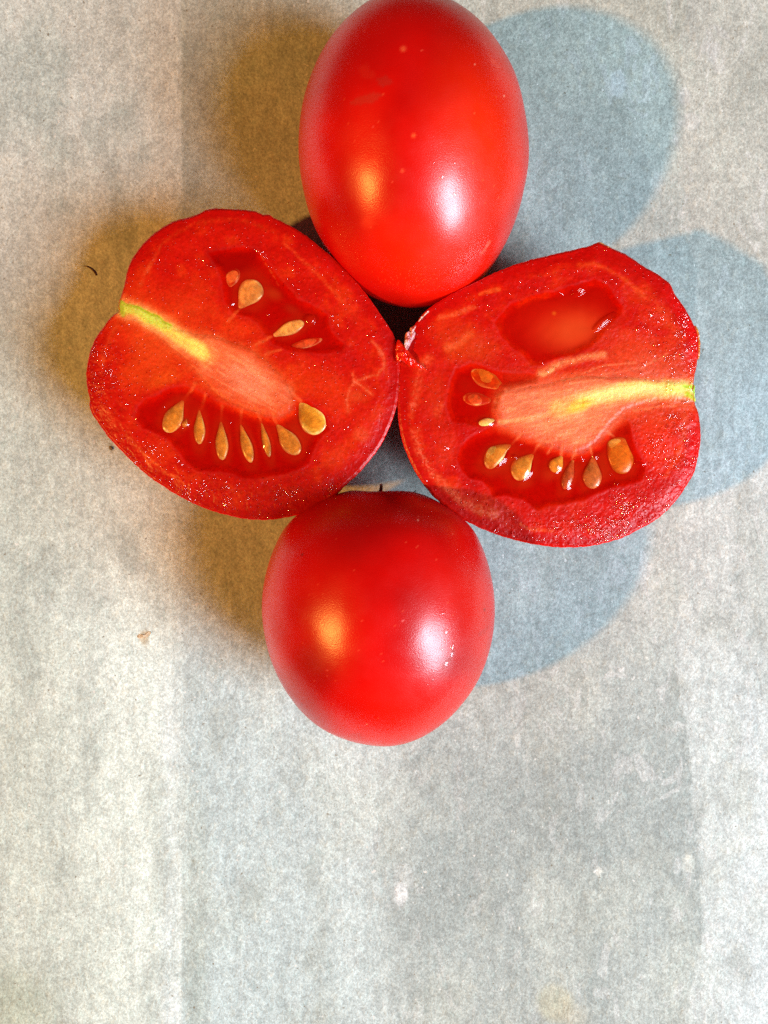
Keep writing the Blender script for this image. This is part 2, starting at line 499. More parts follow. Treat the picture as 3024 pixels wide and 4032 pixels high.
def beads_on(root, body, pts, label=None):
    """small drops standing on the skin: (photo x, photo y, radius, stretch, angle)"""
    me = body.data; n = len(me.vertices)
    co = np.zeros(n * 3); me.vertices.foreach_get("co", co); co = co.reshape(-1, 3) + np.array(root.location)
    no = np.zeros(n * 3); me.vertices.foreach_get("normal", no); no = no.reshape(-1, 3)
    px, py = to_px(co); up = co[:, 2] > 300 * S
    for (x_, y_, r, st, an) in pts:
        d = np.where(up, (px - x_) ** 2 + (py - y_) ** 2, 1e12); k = int(np.argmin(d))
        N = no[k] if no[k][2] > 0 else -no[k]
        a = np.cross(N, (0, 0, 1.0)) + np.array((1e-4, 0, 0)); a /= np.linalg.norm(a); b = np.cross(N, a)
        c_, s_ = math.cos(math.radians(an)), math.sin(math.radians(an)); ex = np.array((c_, s_, 0)); ex = ex - N * ex.dot(N); ex /= np.linalg.norm(ex); ey = np.cross(N, ex)
        V = []; m = 14
        for q, (rr, hh) in enumerate(((1.0, -0.05), (0.9, 0.22), (0.65, 0.42), (0.3, 0.52))):
            for i in range(m):
                t_ = 2 * math.pi * i / m; w_ = 1 + 0.15 * math.sin(3 * t_ + x_)
                V.append(co[k] + (ex * math.cos(t_) * st + ey * math.sin(t_)) * rr * r * w_ * S + N * hh * r * S)
        V.append(co[k] + N * 0.55 * r * S)
        F = [(q * m + i, q * m + (i + 1) % m, (q + 1) * m + (i + 1) % m, (q + 1) * m + i) for q in range(3) for i in range(m)] + [(3 * m + i, 3 * m + (i + 1) % m, 4 * m) for i in range(m)]
        V = np.array(V); mesh_obj("water_drop", V, F, M_bead, root, origin=tuple(V.mean(0)))

group = "tomatoes laid out as a four petalled flower"
whole_xy = (100.0, 1236.0)
t1 = empty("tomato", (whole_xy[0] * S, whole_xy[1] * S, 0), "whole oval plum tomato lying uncut, touching both halves, at the top edge of the picture", "tomato", group)
dots = [(*Z3(735, 290), 20, (225, 95, 50), .75), (*Z3(797, 805), 14, (235, 110, 50), .7), (*Z3(730, 1015), 13, (235, 110, 60), .6),
        (*Z3(560, 748), 5, (250, 200, 170), .9), (*Z3(1160, 384), 6, (240, 130, 100), .8), (*Z3(1335, 570), 6, (240, 150, 120), .8),
        (*Z3(850, 300), 6, (240, 120, 80), .7), (*Z3(520, 1320), 40, (230, 60, 20), .5)]
scuffs_reflections = [([Z3(410, 605), Z3(470, 570), Z3(560, 545), Z3(620, 560), Z3(560, 610), Z3(440, 625)], (190, 44, 28), .7, 5),  # pale patch painted in for a reflection on the skin
          ([Z3(470, 400), Z3(520, 380), Z3(570, 440), Z3(560, 480), Z3(480, 460)], (200, 34, 18), .6, 9),
          ([Z3(575, 460), Z3(640, 450), Z3(685, 495), Z3(600, 520)], (176, 40, 28), .6, 6),
          ([Z3(1240, 330), Z3(1260, 335), Z3(1310, 400), Z3(1290, 410)], (225, 70, 40), .4, 3),
          ([Z3(1195, 1510), Z3(1250, 1430), Z3(1262, 1436), Z3(1205, 1520)], (240, 130, 110), .5, 2)]
b1 = tomato_body(t1, whole_xy[0], whole_xy[1], 398, 398, 520, 398, math.radians(1.5),
            skin_paint(2, orange=[(*Z3(1180, 900), 340, 620, (234, 46, 0), .7), (*Z3(850, 1500), 420, 300, (238, 44, 0), .6), (*Z3(500, 300), 300, 300, (200, 6, 2), .5)], dots=dots, scuffs_reflections=scuffs_reflections), egg=0.02, seed=1)

short_xy = (-14.0, -340.0)
t2 = empty("tomato", (short_xy[0] * S, short_xy[1] * S, 0), "short round whole tomato at the bottom with a dry brown stem stub", "tomato", group)
dots2 = [(*Z4(1062, 268), 6, (245, 170, 140), .9), (*Z4(1064, 245), 5, (235, 110, 80), .8), (*Z4(335, 485), 8, (120, 4, 4), .7),
         (*Z4(490, 1210), 5, (250, 160, 120), .8), (*Z4(755, 1092), 4, (240, 110, 70), .8), (*Z4(845, 1152), 4, (240, 110, 70), .8), (*Z4(740, 1550), 4, (250, 150, 110), .8),
         (*Z4(332, 1425), 6, (130, 4, 4), .7), (*Z4(1480, 830), 7, (120, 20, 10), .7), (*Z4(965, 903), 6, (250, 190, 190), .6), (*Z4(1180, 515), 5, (245, 90, 60), .7),
         (*Z4(1280, 355), 4, (245, 110, 80), .7), (*Z4(1155, 1275), 6, (160, 10, 10), .6), (*Z4(1230, 1030), 6, (170, 10, 10), .6)]
sc2 = [([Z4(1205, 1110), Z4(1240, 1130), Z4(1290, 1070), Z4(1302, 1080), Z4(1265, 1150), Z4(1225, 1190), Z4(1210, 1180)], (170, 2, 0), .6, 2),  # dark red painted under the drops to imitate their refraction
       ([Z4(1440, 985), Z4(1500, 930), Z4(1512, 938), Z4(1450, 1010)], (180, 10, 8), .6, 3),
       ([Z4(640, 1600), Z4(700, 1615), Z4(730, 1640), Z4(640, 1625)], (190, 20, 8), .5, 3)]
b2 = tomato_body(t2, short_xy[0], short_xy[1], 398, 398, 464, 394, 0.0,
            skin_paint(5, base=(204, 3, 0), dark=(172, 0, 0), orange=[(*Z4(1350, 800), 300, 300, (222, 22, 4), .7), (*Z4(1000, 1500), 380, 260, (224, 22, 4), .7), (*Z4(700, 200), 500, 300, (176, 1, 2), .6)], dots=dots2, scuffs_reflections=sc2),  # dark blob over the top paints in shade from the half above
            egg=0.02, shoulder=0.08, seed=3)

beads_on(t1, b1, [(*Z3(960, 1045), 9, 1.4, 30), (*Z3(1040, 1150), 8, 1.0, 0), (*Z3(1035, 962), 7, 1.2, 60), (*Z3(935, 1212), 5, 1, 0), (*Z3(912, 970), 5, 1, 0)])
beads_on(t2, b2, [(*Z4(1236, 965), 11, 1.5, 0), (*Z4(1230, 1025), 6, 1, 0), (*Z4(1218, 1080), 7, 1, 0), (*Z4(1278, 1060), 8, 2.6, 70), (*Z4(1238, 1165), 12, 2.0, 40),
                  (*Z4(1278, 1110), 8, 2.4, 60), (*Z4(1155, 1210), 5, 1, 0), (*Z4(1155, 1278), 5, 1, 0), (*Z4(1220, 853), 7, 2.0, 10), (*Z4(1150, 955), 5, 1.3, 90), (*Z4(1118, 1302), 4, 1, 0), (*Z4(1318, 965), 4, 1, 0)])

# ------------------------------------------------------------------ tomato halves
HC = 440.0        # height of the cut plane

OUT1 = [(200, 500), (222, 430), (240, 350), (262, 290), (300, 235), (350, 180), (410, 135), (470, 105), (540, 88), (578, 74), (612, 54), (645, 49), (720, 50),
        (790, 55), (850, 63), (885, 78), (906, 76), (945, 97), (1000, 125), (1060, 160), (1120, 205), (1180, 255), (1240, 310), (1300, 372), (1350, 430), (1390, 480),
        (1430, 540), (1470, 600), (1505, 660), (1522, 720), (1528, 790), (1527, 880), (1515, 970), (1490, 1050), (1455, 1130), (1420, 1190), (1380, 1240), (1330, 1300),
        (1270, 1355), (1220, 1405), (1160, 1450), (1080, 1485), (1000, 1505), (920, 1517), (840, 1518), (760, 1508), (680, 1488), (600, 1462), (520, 1425),
        (440, 1380), (380, 1340), (320, 1295), (260, 1240), (200, 1180), (150, 1125), (110, 1070), (75, 1020), (62, 980), (65, 950), (50, 890), (47, 820),
        (60, 740), (85, 670), (112, 630), (140, 590), (165, 560), (182, 543), (203, 535)]
OUT2 = [(1050, 55), (1078, 44), (1130, 65), (1200, 95), (1260, 130), (1310, 165), (1370, 200), (1430, 245), (1452, 290), (1490, 345), (1520, 395), (1550, 450),
        (1566, 480), (1573, 560), (1568, 620), (1557, 690), (1550, 720), (1545, 760), (1550, 800), (1556, 840), (1575, 900), (1583, 960), (1582, 1030), (1570, 1100),
        (1550, 1180), (1510, 1250), (1460, 1320), (1410, 1375), (1350, 1420), (1280, 1460), (1200, 1500), (1120, 1525), (1040, 1542), (960, 1548), (880, 1548),
        (800, 1540), (720, 1525), (640, 1505), (560, 1478), (480, 1445), (420, 1415), (380, 1390), (330, 1350), (270, 1300), (220, 1240), (180, 1180), (145, 1110),
        (120, 1050), (105, 990), (92, 920), (88, 850), (85, 780), (90, 700), (100, 640), (112, 590), (125, 545), (142, 500), (168, 458), (200, 412), (240, 370), (300, 330),
        (370, 290), (440, 255), (520, 215), (600, 180), (700, 142), (800, 115), (900, 92), (1000, 68)]

LOC1 = [  # locules of the left half, zoom coordinates
    [(620, 260), (700, 243), (790, 228), (845, 240), (880, 270), (915, 320), (960, 375), (1010, 430), (1050, 478), (1100, 500), (1150, 520), (1190, 550), (1198, 600),
     (1225, 650), (1270, 690), (1260, 725), (1180, 738), (1090, 735), (1000, 725), (930, 690), (890, 640), (860, 590), (800, 560), (735, 540), (700, 490), (690, 400), (660, 320)],
    [(285, 985), (330, 950), (400, 925), (440, 900), (520, 890), (600, 925), (680, 965), (780, 1000), (880, 1030), (960, 1045), (1030, 1000), (1045, 950), (1100, 960), (1180, 1030),
     (1200, 1090), (1150, 1140), (1120, 1200), (1100, 1250), (1040, 1290), (980, 1312), (880, 1322), (800, 1330), (740, 1305), (680, 1290), (620, 1296), (575, 1290),
     (520, 1258), (490, 1200), (430, 1140), (370, 1110), (310, 1095), (278, 1040)]]
LOC2 = [
    [(560, 440), (640, 350), (740, 305), (860, 285), (960, 255), (1060, 225), (1120, 250), (1160, 310), (1200, 360), (1190, 400), (1120, 470), (1050, 560), (960, 600), (860, 620), (790, 650), (740, 650), (700, 600), (640, 560), (590, 500)],
    [(375, 665), (440, 640), (520, 660), (600, 690), (700, 690), (790, 700), (770, 735), (690, 762), (610, 775), (580, 830), (570, 900), (575, 930), (500, 960), (420, 940), (350, 930), (320, 860), (340, 740)],
    [(560, 950), (490, 985), (430, 1015), (388, 1060), (378, 1120), (398, 1180), (430, 1208), (500, 1222), (535, 1262), (550, 1300), (640, 1300), (700, 1312), (740, 1350),
     (780, 1370), (830, 1348), (900, 1340), (1000, 1322), (1100, 1270), (1200, 1250), (1290, 1222), (1312, 1150), (1270, 1080), (1245, 1000), (1235, 935), (1195, 918),
     (1150, 960), (1100, 1020), (1060, 1055), (1020, 1085), (960, 1092), (880, 1072), (820, 1062), (760, 1022), (700, 1012), (640, 970)]]
CORE1 = [(205, 488), (290, 515), (400, 575), (480, 625), (560, 650), (650, 655), (740, 690), (830, 720), (900, 770), (960, 840), (1000, 900), (1022, 960), (1010, 1010), (950, 1030), (870, 1015),
         (780, 985), (700, 945), (640, 900), (590, 840), (540, 780), (450, 700), (380, 640), (300, 580), (205, 548)]
CORE2 = [(580, 790), (700, 770), (820, 745), (930, 720), (1050, 712), (1200, 718), (1350, 728), (1480, 735), (1548, 735), (1548, 830), (1400, 810), (1300, 835), (1200, 870), (1140, 940), (1080, 1010),
         (1020, 1060), (960, 1078), (890, 1055), (820, 1040), (740, 1000), (660, 975), (600, 940), (572, 870)]

class Paint:
    def __init__(self, x, y, base):
        self.x, self.y = x, y
        # organic edges: all shapes are looked up through a slightly warped plane
        self.wx = x + 9 * fbm(x / 45, y / 45, 31, 3); self.wy = y + 9 * fbm(x / 45, y / 45, 57, 3)
        self.c = np.zeros((len(x), 3)); self.c[:] = base
    def lay(self, m, c):
        m = np.clip(m, 0, 1)[:, None]
        self.c = self.c * (1 - m) + np.array(c, float) * m
    def poly(self, P, c, a=1.0, soft=20, grow=0):
        m = a * sstep(soft, -soft, sd_poly(self.wx, self.wy, P) - grow); self.lay(m, c); return m
    def line(self, L, w, c, a=1.0, soft=None, grain=0.0):
        soft = soft or w
        d = sd_line(self.wx, self.wy, L)
        m = a * sstep(w / 2 + soft / 2, max(0, w / 2 - soft / 2), d)
        if grain: m = m * (1 - grain + grain * sstep(-0.3, 0.4, fbm(self.x / 9, self.y / 9, 71, 3)))
        self.lay(m, c); return m
    def blob(self, x, y, rx, ry, c, a=1.0, ang=0.0):
        ca, sa = math.cos(math.radians(ang)), math.sin(math.radians(ang))
        dx, dy = self.wx - x, self.wy - y
        d = np.hypot((dx * ca + dy * sa) / rx, (-dx * sa + dy * ca) / ry)
        m = a * sstep(1.0, 0.25, d); self.lay(m, c); return m

def paint1(x, y, rim):
    p = Paint(x, y, (200, 24, 8))
    n = fbm(x / 80, y / 80, 41, 5)
    p.lay(0.8 * sstep(0.0, 0.5, n), (214, 50, 14)); p.lay(0.5 * sstep(0.0, -0.5, n), (184, 12, 6))
    p.blob(370, 700, 190, 150, (212, 62, 22), .8, 30); p.blob(330, 830, 190, 130, (216, 58, 16), .8, 20)
    p.blob(420, 850, 60, 130, (226, 84, 18), .45, 60)
    p.blob(560, 470, 200, 170, (210, 44, 16), .7, 30); p.blob(760, 590, 150, 90, (222, 50, 14), .8, 30)
    p.blob(1120, 880, 190, 150, (216, 48, 12), .9); p.blob(1240, 960, 130, 170, (220, 50, 18), .8)
    p.blob(1370, 1090, 90, 120, (226, 60, 36), .5); p.blob(1230, 1230, 120, 80, (222, 62, 28), .7, -30)
    p.blob(1350, 1120, 60, 60, (226, 84, 56), .5); p.blob(1330, 940, 50, 50, (214, 74, 44), .6)
    p.blob(560, 1180, 100, 60, (196, 30, 14), .6)
    p.poly(LOC1[0], (182, 12, 4), .85, 60); p.poly(LOC1[1], (186, 12, 4), .9, 46)
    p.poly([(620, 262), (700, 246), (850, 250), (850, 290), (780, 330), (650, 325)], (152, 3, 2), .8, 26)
    # skin edge, vascular lines
    p.lay(0.8 * sstep(70, 20, rim + 10 * n), (186, 8, 4)); p.lay(0.7 * sstep(10, 3, rim), (196, 22, 6))
    p.line([(985, 215), (1030, 252), (1072, 296), (1110, 332), (1165, 385), (1225, 445), (1260, 490)], 16, (224, 88, 46), .55, 22, .5)
    p.line([(1255, 480), (1300, 540), (1330, 590)], 40, (214, 52, 26), .6, 40, .4)
    p.line([(240, 1130), (300, 1195), (350, 1238), (420, 1290), (490, 1338)], 16, (222, 96, 44), .7, 16, .6)
    p.line([(400, 225), (368, 290), (330, 355), (305, 420)], 14, (222, 92, 58), .55, 22, .5)
    p.line([(420, 210), (480, 160), (560, 115), (700, 100), (830, 112), (900, 150)], 18, (216, 72, 34), .5, 26, .6)
    p.line([(185, 600), (160, 660), (130, 740), (120, 820)], 24, (222, 92, 66), .5, 26, .6)
    p.line([(620, 1330), (700, 1370), (800, 1400), (900, 1390)], 26, (196, 50, 26), .5, 40, .7)
    p.line([(880, 1340), (1000, 1320), (1110, 1300), (1200, 1250)], 14, (206, 60, 30), .4, 30, .5)
    for L, w in (([(1306, 830), (1322, 868), (1295, 905), (1280, 960), (1284, 1010)], 8), ([(1320, 868), (1375, 850), (1425, 838), (1452, 800), (1452, 745), (1440, 715)], 7),
                 ([(1320, 868), (1365, 898), (1400, 930)], 9)):
        p.line(L, w + 20, (222, 74, 44), .5, 34, .4); p.line(L, w, (230, 118, 86), .5, 14, .5)
    p.line([(1405, 680), (1430, 710), (1440, 740)], 20, (226, 96, 70), .6, 20)
    for k in range(6): p.line([(860 + 18 * k, 245 + 30 * k), (872 + 18 * k, 262 + 30 * k)], 6, (220, 90, 60), .5, 6)
    # core: salmon tissue fading out, yellow to green stalk
    hal = p.line([(230, 520), (420, 620), (600, 730), (760, 830), (900, 920)], 300, (224, 66, 22), .75, 240)
    cm = p.poly(CORE1, (228, 92, 54), 1.0, 60, -8)
    p.blob(830, 850, 190, 110, (238, 124, 88), .9, 38)
    for (a_, b_) in (((505, 960), (560, 880)), ((584, 1003), (610, 930)), ((685, 1060), (690, 985)), ((778, 1072), (780, 1000)), ((876, 1062), (860, 1010)), ((950, 1072), (930, 1010)),
                     ((1060, 965), (1010, 900)), ((925, 655), (850, 690)), ((970, 722), (900, 740)), ((772, 520), (720, 580))):
        p.line([a_, b_], 13, (222, 88, 48), .65, 16)
    p.blob(700, 730, 230, 70, (238, 104, 60), .6, 32); p.blob(800, 870, 150, 90, (234, 122, 90), .7, 35)
    p.line([(215, 515), (330, 560), (450, 630), (560, 705), (620, 745)], 84, (246, 160, 84), .85, 70)
    p.line([(320, 560), (430, 620), (530, 690), (600, 735)], 52, (255, 206, 92), .95, 50)
    p.blob(575, 715, 80, 46, (255, 214, 104), .9, 35)
    p.line([(205, 515), (270, 530), (350, 570), (430, 615)], 44, (206, 206, 74), .9, 30)
    p.line([(210, 490), (290, 520), (380, 560), (450, 605)], 9, (172, 176, 20), .8, 10)
    p.line([(210, 500), (222, 545)], 26, (160, 178, 40), .7, 20)
    p.line([(235, 560), (320, 590), (400, 650), (470, 700)], 18, (240, 150, 100), .5, 20, .6)
    p.blob(1000, 930, 50, 90, (224, 110, 80), .4, 20)
    fib = fbm((x * .86 + y * .5) / 70, (-x * .5 + y * .86) / 9, 83, 3)
    p.lay(cm * 0.22 * sstep(-0.05, 0.5, fib), (252, 184, 136)); p.lay(cm * 0.15 * sstep(0.0, -0.5, fib), (206, 66, 36))
    wet = 0.15 + 0.85 * sstep(420, 80, x + 0.15 * y - 120) + 0.8 * sstep(1250, 1400, y) + 0.5 * sstep(1050, 1250, y) * sstep(700, 300, x)
    wet *= 0.55 + 0.8 * fbm(x / 60, y / 60, 91, 2)
    wet = np.where(y < 480, np.minimum(wet, .3), wet)
    return p.c, np.clip(wet, 0, 1)

def paint2(x, y, rim):
    p = Paint(x, y, (200, 22, 7))
    n = fbm(x / 85, y / 75, 141, 5)
    p.lay(0.8 * sstep(0.0, 0.5, n), (214, 46, 12)); p.lay(0.5 * sstep(0.0, -0.5, n), (184, 10, 5))
    p.blob(430, 560, 260, 170, (208, 56, 20), .85, 30); p.blob(1050, 480, 220, 130, (212, 58, 22), .8, -15)
    p.blob(1240, 580, 260, 140, (220, 62, 34), .85, -10); p.blob(1330, 650, 200, 90, (216, 72, 54), .8, -8)
    p.blob(1350, 1050, 220, 200, (232, 48, 12), .8); p.blob(300, 830, 150, 260, (204, 44, 18), .8)
    p.blob(330, 1080, 120, 120, (214, 56, 28), .6); p.blob(700, 1400, 330, 110, (202, 28, 10), .5, 10)
    p.blob(1150, 1370, 330, 110, (214, 24, 8), .5, -14)
    for P_, so_, am_ in zip(LOC2, (90, 60, 50), (.45, .85, .9)): p.poly(P_, (186, 11, 4), am_, so_)
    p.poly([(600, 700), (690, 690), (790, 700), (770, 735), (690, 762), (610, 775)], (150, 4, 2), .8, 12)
    p.blob(945, 480, 210, 130, (206, 54, 16), .95, -10); p.blob(900, 560, 120, 60, (200, 60, 26), .6)
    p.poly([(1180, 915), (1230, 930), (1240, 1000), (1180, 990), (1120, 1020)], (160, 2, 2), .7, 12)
    p.lay(0.8 * sstep(75, 25, rim + 10 * n), (192, 8, 3)); p.lay(0.7 * sstep(10, 3, rim), (206, 20, 6))
    p.lay(0.9 * sstep(70, 30, rim) * sstep(1350, 1450, x) * sstep(200, 450, y) * sstep(1500, 1200, y), (224, 12, 3))
    # pale vascular ring
    pal = (228, 104, 82)
    p.line([(235, 610), (200, 680), (175, 760), (160, 850)], 44, pal, .55, 44, .6)
    p.line([(160, 850), (150, 900)], 30, pal, .5, 30, .5)
    p.line([(165, 985), (195, 1090), (245, 1180), (330, 1265), (400, 1320), (470, 1362), (560, 1392)], 46, pal, .75, 44, .65)
    p.line([(300, 1230), (420, 1300), (540, 1340), (640, 1370)], 60, (222, 62, 36), .4, 60, .7)
    p.line([(690, 1442), (760, 1468), (850, 1475)], 16, (226, 96, 60), .7, 18, .5)
    p.line([(780, 1380), (840, 1355), (930, 1350), (1010, 1345)], 44, (206, 40, 16), .7, 44)
    p.line([(980, 155), (1060, 152), (1130, 180), (1200, 222), (1260, 275), (1300, 310)], 22, (222, 76, 34), .65, 26, .4)
    p.line([(1300, 290), (1370, 350), (1430, 430), (1460, 520), (1470, 620)], 60, (226, 74, 44), .6, 60, .5)
    p.line([(1500, 900), (1500, 1000), (1470, 1100), (1400, 1200)], 24, (236, 84, 56), .6, 30, .5)
    p.line([(495, 300), (530, 290), (582, 274)], 20, (224, 88, 40), .8, 12, .3); p.line([(290, 420), (360, 400), (460, 362)], 26, (222, 92, 58), .7, 20, .4)
    p.line([(330, 565), (390, 545), (435, 500)], 34, (224, 92, 52), .7, 34, .3); p.line([(735, 212), (800, 205), (870, 195)], 18, (214, 56, 24), .6, 18, .5)
    p.line([(280, 890), (300, 850)], 40, (222, 84, 58), .5, 30, .6)
    p.blob(858, 393, 15, 15, (232, 104, 30), .9)
    # core
    p.line([(700, 850), (950, 840), (1200, 800), (1500, 780)], 330, (222, 74, 44), .75, 240)
    cm = p.poly(CORE2, (236, 122, 84), 1.0, 78, -2)
    for (a_, b_) in (((650, 1045), (700, 985)), ((755, 1090), (800, 1020)), ((826, 1090), (850, 1040)), ((896, 1098), (900, 1040)), ((950, 1112), (960, 1060)), ((1048, 1105), (1030, 1040)),
                     ((580, 926), (660, 930)), ((612, 775), (680, 800)), ((560, 830), (640, 850)), ((1158, 1010), (1120, 985))):
        p.line([a_, b_], 13, (226, 104, 66), .75, 14)
    for L_ in ([(1000, 690), (1120, 650), (1260, 640)], [(1100, 700), (1300, 660), (1420, 600)], [(700, 800), (820, 790), (950, 770)], [(640, 870), (760, 850), (880, 830)], [(1250, 880), (1350, 860), (1460, 850)]):
        p.line(L_, 9, (244, 158, 112), .45, 14, .5)
    p.blob(690, 830, 130, 90, (222, 104, 72), .6)
    p.line([(1150, 700), (1300, 690), (1450, 690)], 70, (214, 78, 62), .6, 50, .5)
    p.line([(790, 695), (860, 655), (920, 632), (1000, 615), (1100, 600)], 34, (238, 150, 96), .8, 34, .3)
    p.line([(800, 700), (850, 670)], 16, (246, 170, 110), .7, 16)
    p.line([(590, 935), (700, 925), (800, 905), (900, 870)], 20, (246, 160, 104), .7, 24)
    p.line([(880, 865), (980, 840), (1080, 800), (1250, 775), (1400, 775), (1545, 770)], 86, (248, 176, 100), .9, 60)
    p.line([(1000, 830), (1150, 785), (1300, 765), (1500, 768)], 58, (255, 222, 140), .95, 50)
    p.blob(985, 852, 105, 42, (252, 190, 62), .95, -22)
    p.line([(1180, 752), (1300, 742), (1450, 745)], 14, (252, 200, 110), .7, 14)
    p.line([(1420, 765), (1500, 765), (1548, 768)], 40, (226, 220, 110), .9, 30); p.line([(1495, 762), (1548, 755)], 13, (160, 196, 20), .9, 10)
    p.line([(1515, 800), (1552, 815)], 26, (182, 196, 30), .9, 20)
    fib = fbm((x * .97 - y * .22) / 80, (x * .22 + y * .97) / 8, 183, 3)
    p.lay(cm * 0.28 * sstep(0.0, 0.5, fib), (252, 190, 134)); p.lay(cm * 0.22 * sstep(0.0, -0.5, fib), (210, 90, 60))
    wet = 0.12 + 0.8 * sstep(1180, 1450, x + 0.5 * (y - 900) * (y > 900)) * sstep(250, 420, y) + 0.75 * sstep(1330, 1450, y) * sstep(400, 800, x)
    wet *= 0.6 + 0.8 * fbm(x / 60, y / 60, 191, 2)
    return p.c, np.clip(wet, 0, 1)

def build_half(root, OUT, ZF, paint, LOCS, CORE, bias, bias_density, depths, extra, big):
    """cut face up; ZF turns zoom coordinates into photo coordinates"""
    NA, NR = 960, 230
    P = smooth_closed(OUT, 4000)
    c0 = np.array([P[:, 0].mean(), P[:, 1].mean()])
    ang = np.arctan2(P[:, 1] - c0[1], P[:, 0] - c0[0]); rad = np.hypot(P[:, 1] - c0[1], P[:, 0] - c0[0])
    o = np.argsort(ang); A = np.linspace(-np.pi, np.pi, NA, endpoint=False)
    R = np.interp(A, ang[o], rad[o], period=2 * np.pi)
    kk = np.array([1, 3, 5, 6, 5, 3, 1]) / 24.0
    R = sum(w_ * np.roll(R, q_ - 3) for q_, w_ in enumerate(kk))
    R = R + 1.6 * vnoise(A * 40, 0 * A, 3) + 1.0 * vnoise(A * 110, 0 * A + 3, 3)     # knife-cut edge is never perfectly clean
    t = np.linspace(0, 1, NR) ** 0.85; t[0] = 0.0008
    T, AA = np.meshgrid(t, A, indexing='ij')
    X = c0[0] + T * R[None] * np.cos(AA); Y = c0[1] + T * R[None] * np.sin(AA)
    x, y = X.ravel(), Y.ravel()
    rim = ((1 - T) * R[None]).ravel()
    col, wet = paint(x, y, rim)
    wx = x + 8 * fbm(x / 40, y / 40, 12, 3); wy = y + 8 * fbm(x / 40, y / 40, 15, 3)
    h = np.zeros(len(x)); locm = np.zeros(len(x))
    dep = np.zeros(len(x))
    for L, dd in zip(LOCS, depths):
        sdl = sd_poly(wx, wy, L)
        m = sstep(6, -46, sdl); dep = np.maximum(dep, dd * m); locm = np.maximum(locm, sstep(16, -8, sdl))
    h -= dep
    h -= 7 * sstep(110, 0, rim) ** 1.3 + 2.5 * sstep(8, 0, rim)              # edge rolls off towards the skin
    h += 3.0 * fbm(x / 90, y / 90, 61, 3) * (1 - locm)
    h += (0.7 + 0.8 * wet) * fbm(x / 12, y / 12, 65, 2) * (1 - 0.7 * locm)
    cmask = sstep(10, -20, sd_poly(wx, wy, CORE)); h += 2 * cmask
    wet = wet * (1 - 0.8 * locm)
    px, py = ZF(x, y)
    z = HC + h
    # tilt / position factor taken at the cut plane so that relief does not shift the outline
    V = W(px, py, HC + 0 * x); V[:, 2] = z * S
    sat_ = sstep(40, 100, col[:, 1])[:, None]
    c_lin = lin(col) * (np.array([0.85, 0.86, 0.42]) * (1 - sat_) + np.array([0.92, 0.98, 0.86]) * sat_)
    c_lin[:, 1:] *= (0.55 + 0.45 * sstep(20, 70, col[:, 1]))[:, None]
    idx = np.arange(NR * NA).reshape(NR, NA); nx = np.roll(idx, -1, 1)
    Ft = np.stack([idx[:-1], idx[1:], nx[1:], nx[:-1]], -1).reshape(-1, 4)
    # closed body under the face (flesh), just inside the skin
    def shell(scale, nd, ztop_ring, zb):
        ringV = V[idx[-1]].copy(); cc = ringV[:, :2].mean(0)
        rows = []
        for k in range(1, nd + 1):
            a = k / nd * math.pi / 2
            s_ = max(math.cos(a), 0.02) ** 0.8
            zz = ringV[:, 2] * (1 - math.sin(a)) + zb * math.sin(a)
            bulge = 1 + 0.02 * math.sin(2 * a)
            rows.append(np.column_stack([cc[0] + (ringV[:, 0] - cc[0]) * s_ * scale * bulge, cc[1] + (ringV[:, 1] - cc[1]) * s_ * scale * bulge, zz]))
        return ringV, rows
    ringV, rows = shell(0.985, 14, None, 12 * S)
    Vb = np.concatenate([V] + rows); n0 = len(V)
    Fs = []
    prev = idx[-1]
    for k in range(len(rows)):
        cur = n0 + k * NA + np.arange(NA)
        Fs.append(np.stack([prev, cur, np.roll(cur, -1), np.roll(prev, -1)], -1)); prev = cur
    Fall = np.concatenate([Ft] + Fs)
    colb = np.concatenate([c_lin, np.tile(lin((190, 8, 4)), (len(Vb) - n0, 1))]); wetb = np.concatenate([wet, np.zeros(len(Vb) - n0)])
    flesh = mesh_obj("flesh", Vb, Fall, M_flesh, root, colb, {"wet": wetb, "matte": np.concatenate([locm, np.zeros(len(Vb) - n0)])}, origin=tuple(root.location))
    # skin: thin layer hugging the underside, its cut edge just below the face
    r0 = ringV.copy(); cc = r0[:, :2].mean(0)
    rows = [np.column_stack([cc[0] + (r0[:, 0] - cc[0]) * 0.997, cc[1] + (r0[:, 1] - cc[1]) * 0.997, r0[:, 2] - 0.5 * S]),
            np.column_stack([cc[0] + (r0[:, 0] - cc[0]) * 1.006, cc[1] + (r0[:, 1] - cc[1]) * 1.006, r0[:, 2] - 2 * S])]
    nd = 22
    for k in range(1, nd + 1):
        a = k / nd * math.pi / 2; s_ = max(math.cos(a), 0.02) ** 0.8; b_ = 1 + 0.02 * math.sin(2 * a)
        rows.append(np.column_stack([cc[0] + (r0[:, 0] - cc[0]) * 1.006 * s_ * b_, cc[1] + (r0[:, 1] - cc[1]) * 1.006 * s_ * b_, r0[:, 2] * (1 - math.sin(a))]))
    Vs = np.concatenate(rows); i2 = np.arange(len(rows) * NA).reshape(-1, NA); j2 = np.roll(i2, -1, 1)
    F2 = np.stack([i2[:-1], i2[1:], j2[1:], j2[:-1]], -1).reshape(-1, 4)
    spx, spy = to_px(Vs); n_ = fbm(spx / 200, spy / 200, 7, 3)
    sc = lin(np.array((208, 8, 3))[None] + np.array((16, 14, 2))[None] * n_[:, None])
    mesh_obj("skin", Vs, F2, M_skin, root, np.clip(sc, 0, 1), origin=tuple(root.location))
    # core: a body of its own let into the flesh, a hair proud of it
    cd = cmask.reshape(NR, NA)
    keep = (cmask[Ft].min(1) > 0.06)
    Fc = Ft[keep]; used = np.unique(Fc); remap = -np.ones(len(V), int); remap[used] = np.arange(len(used))
    edge = {}
    Fr = remap[Fc]
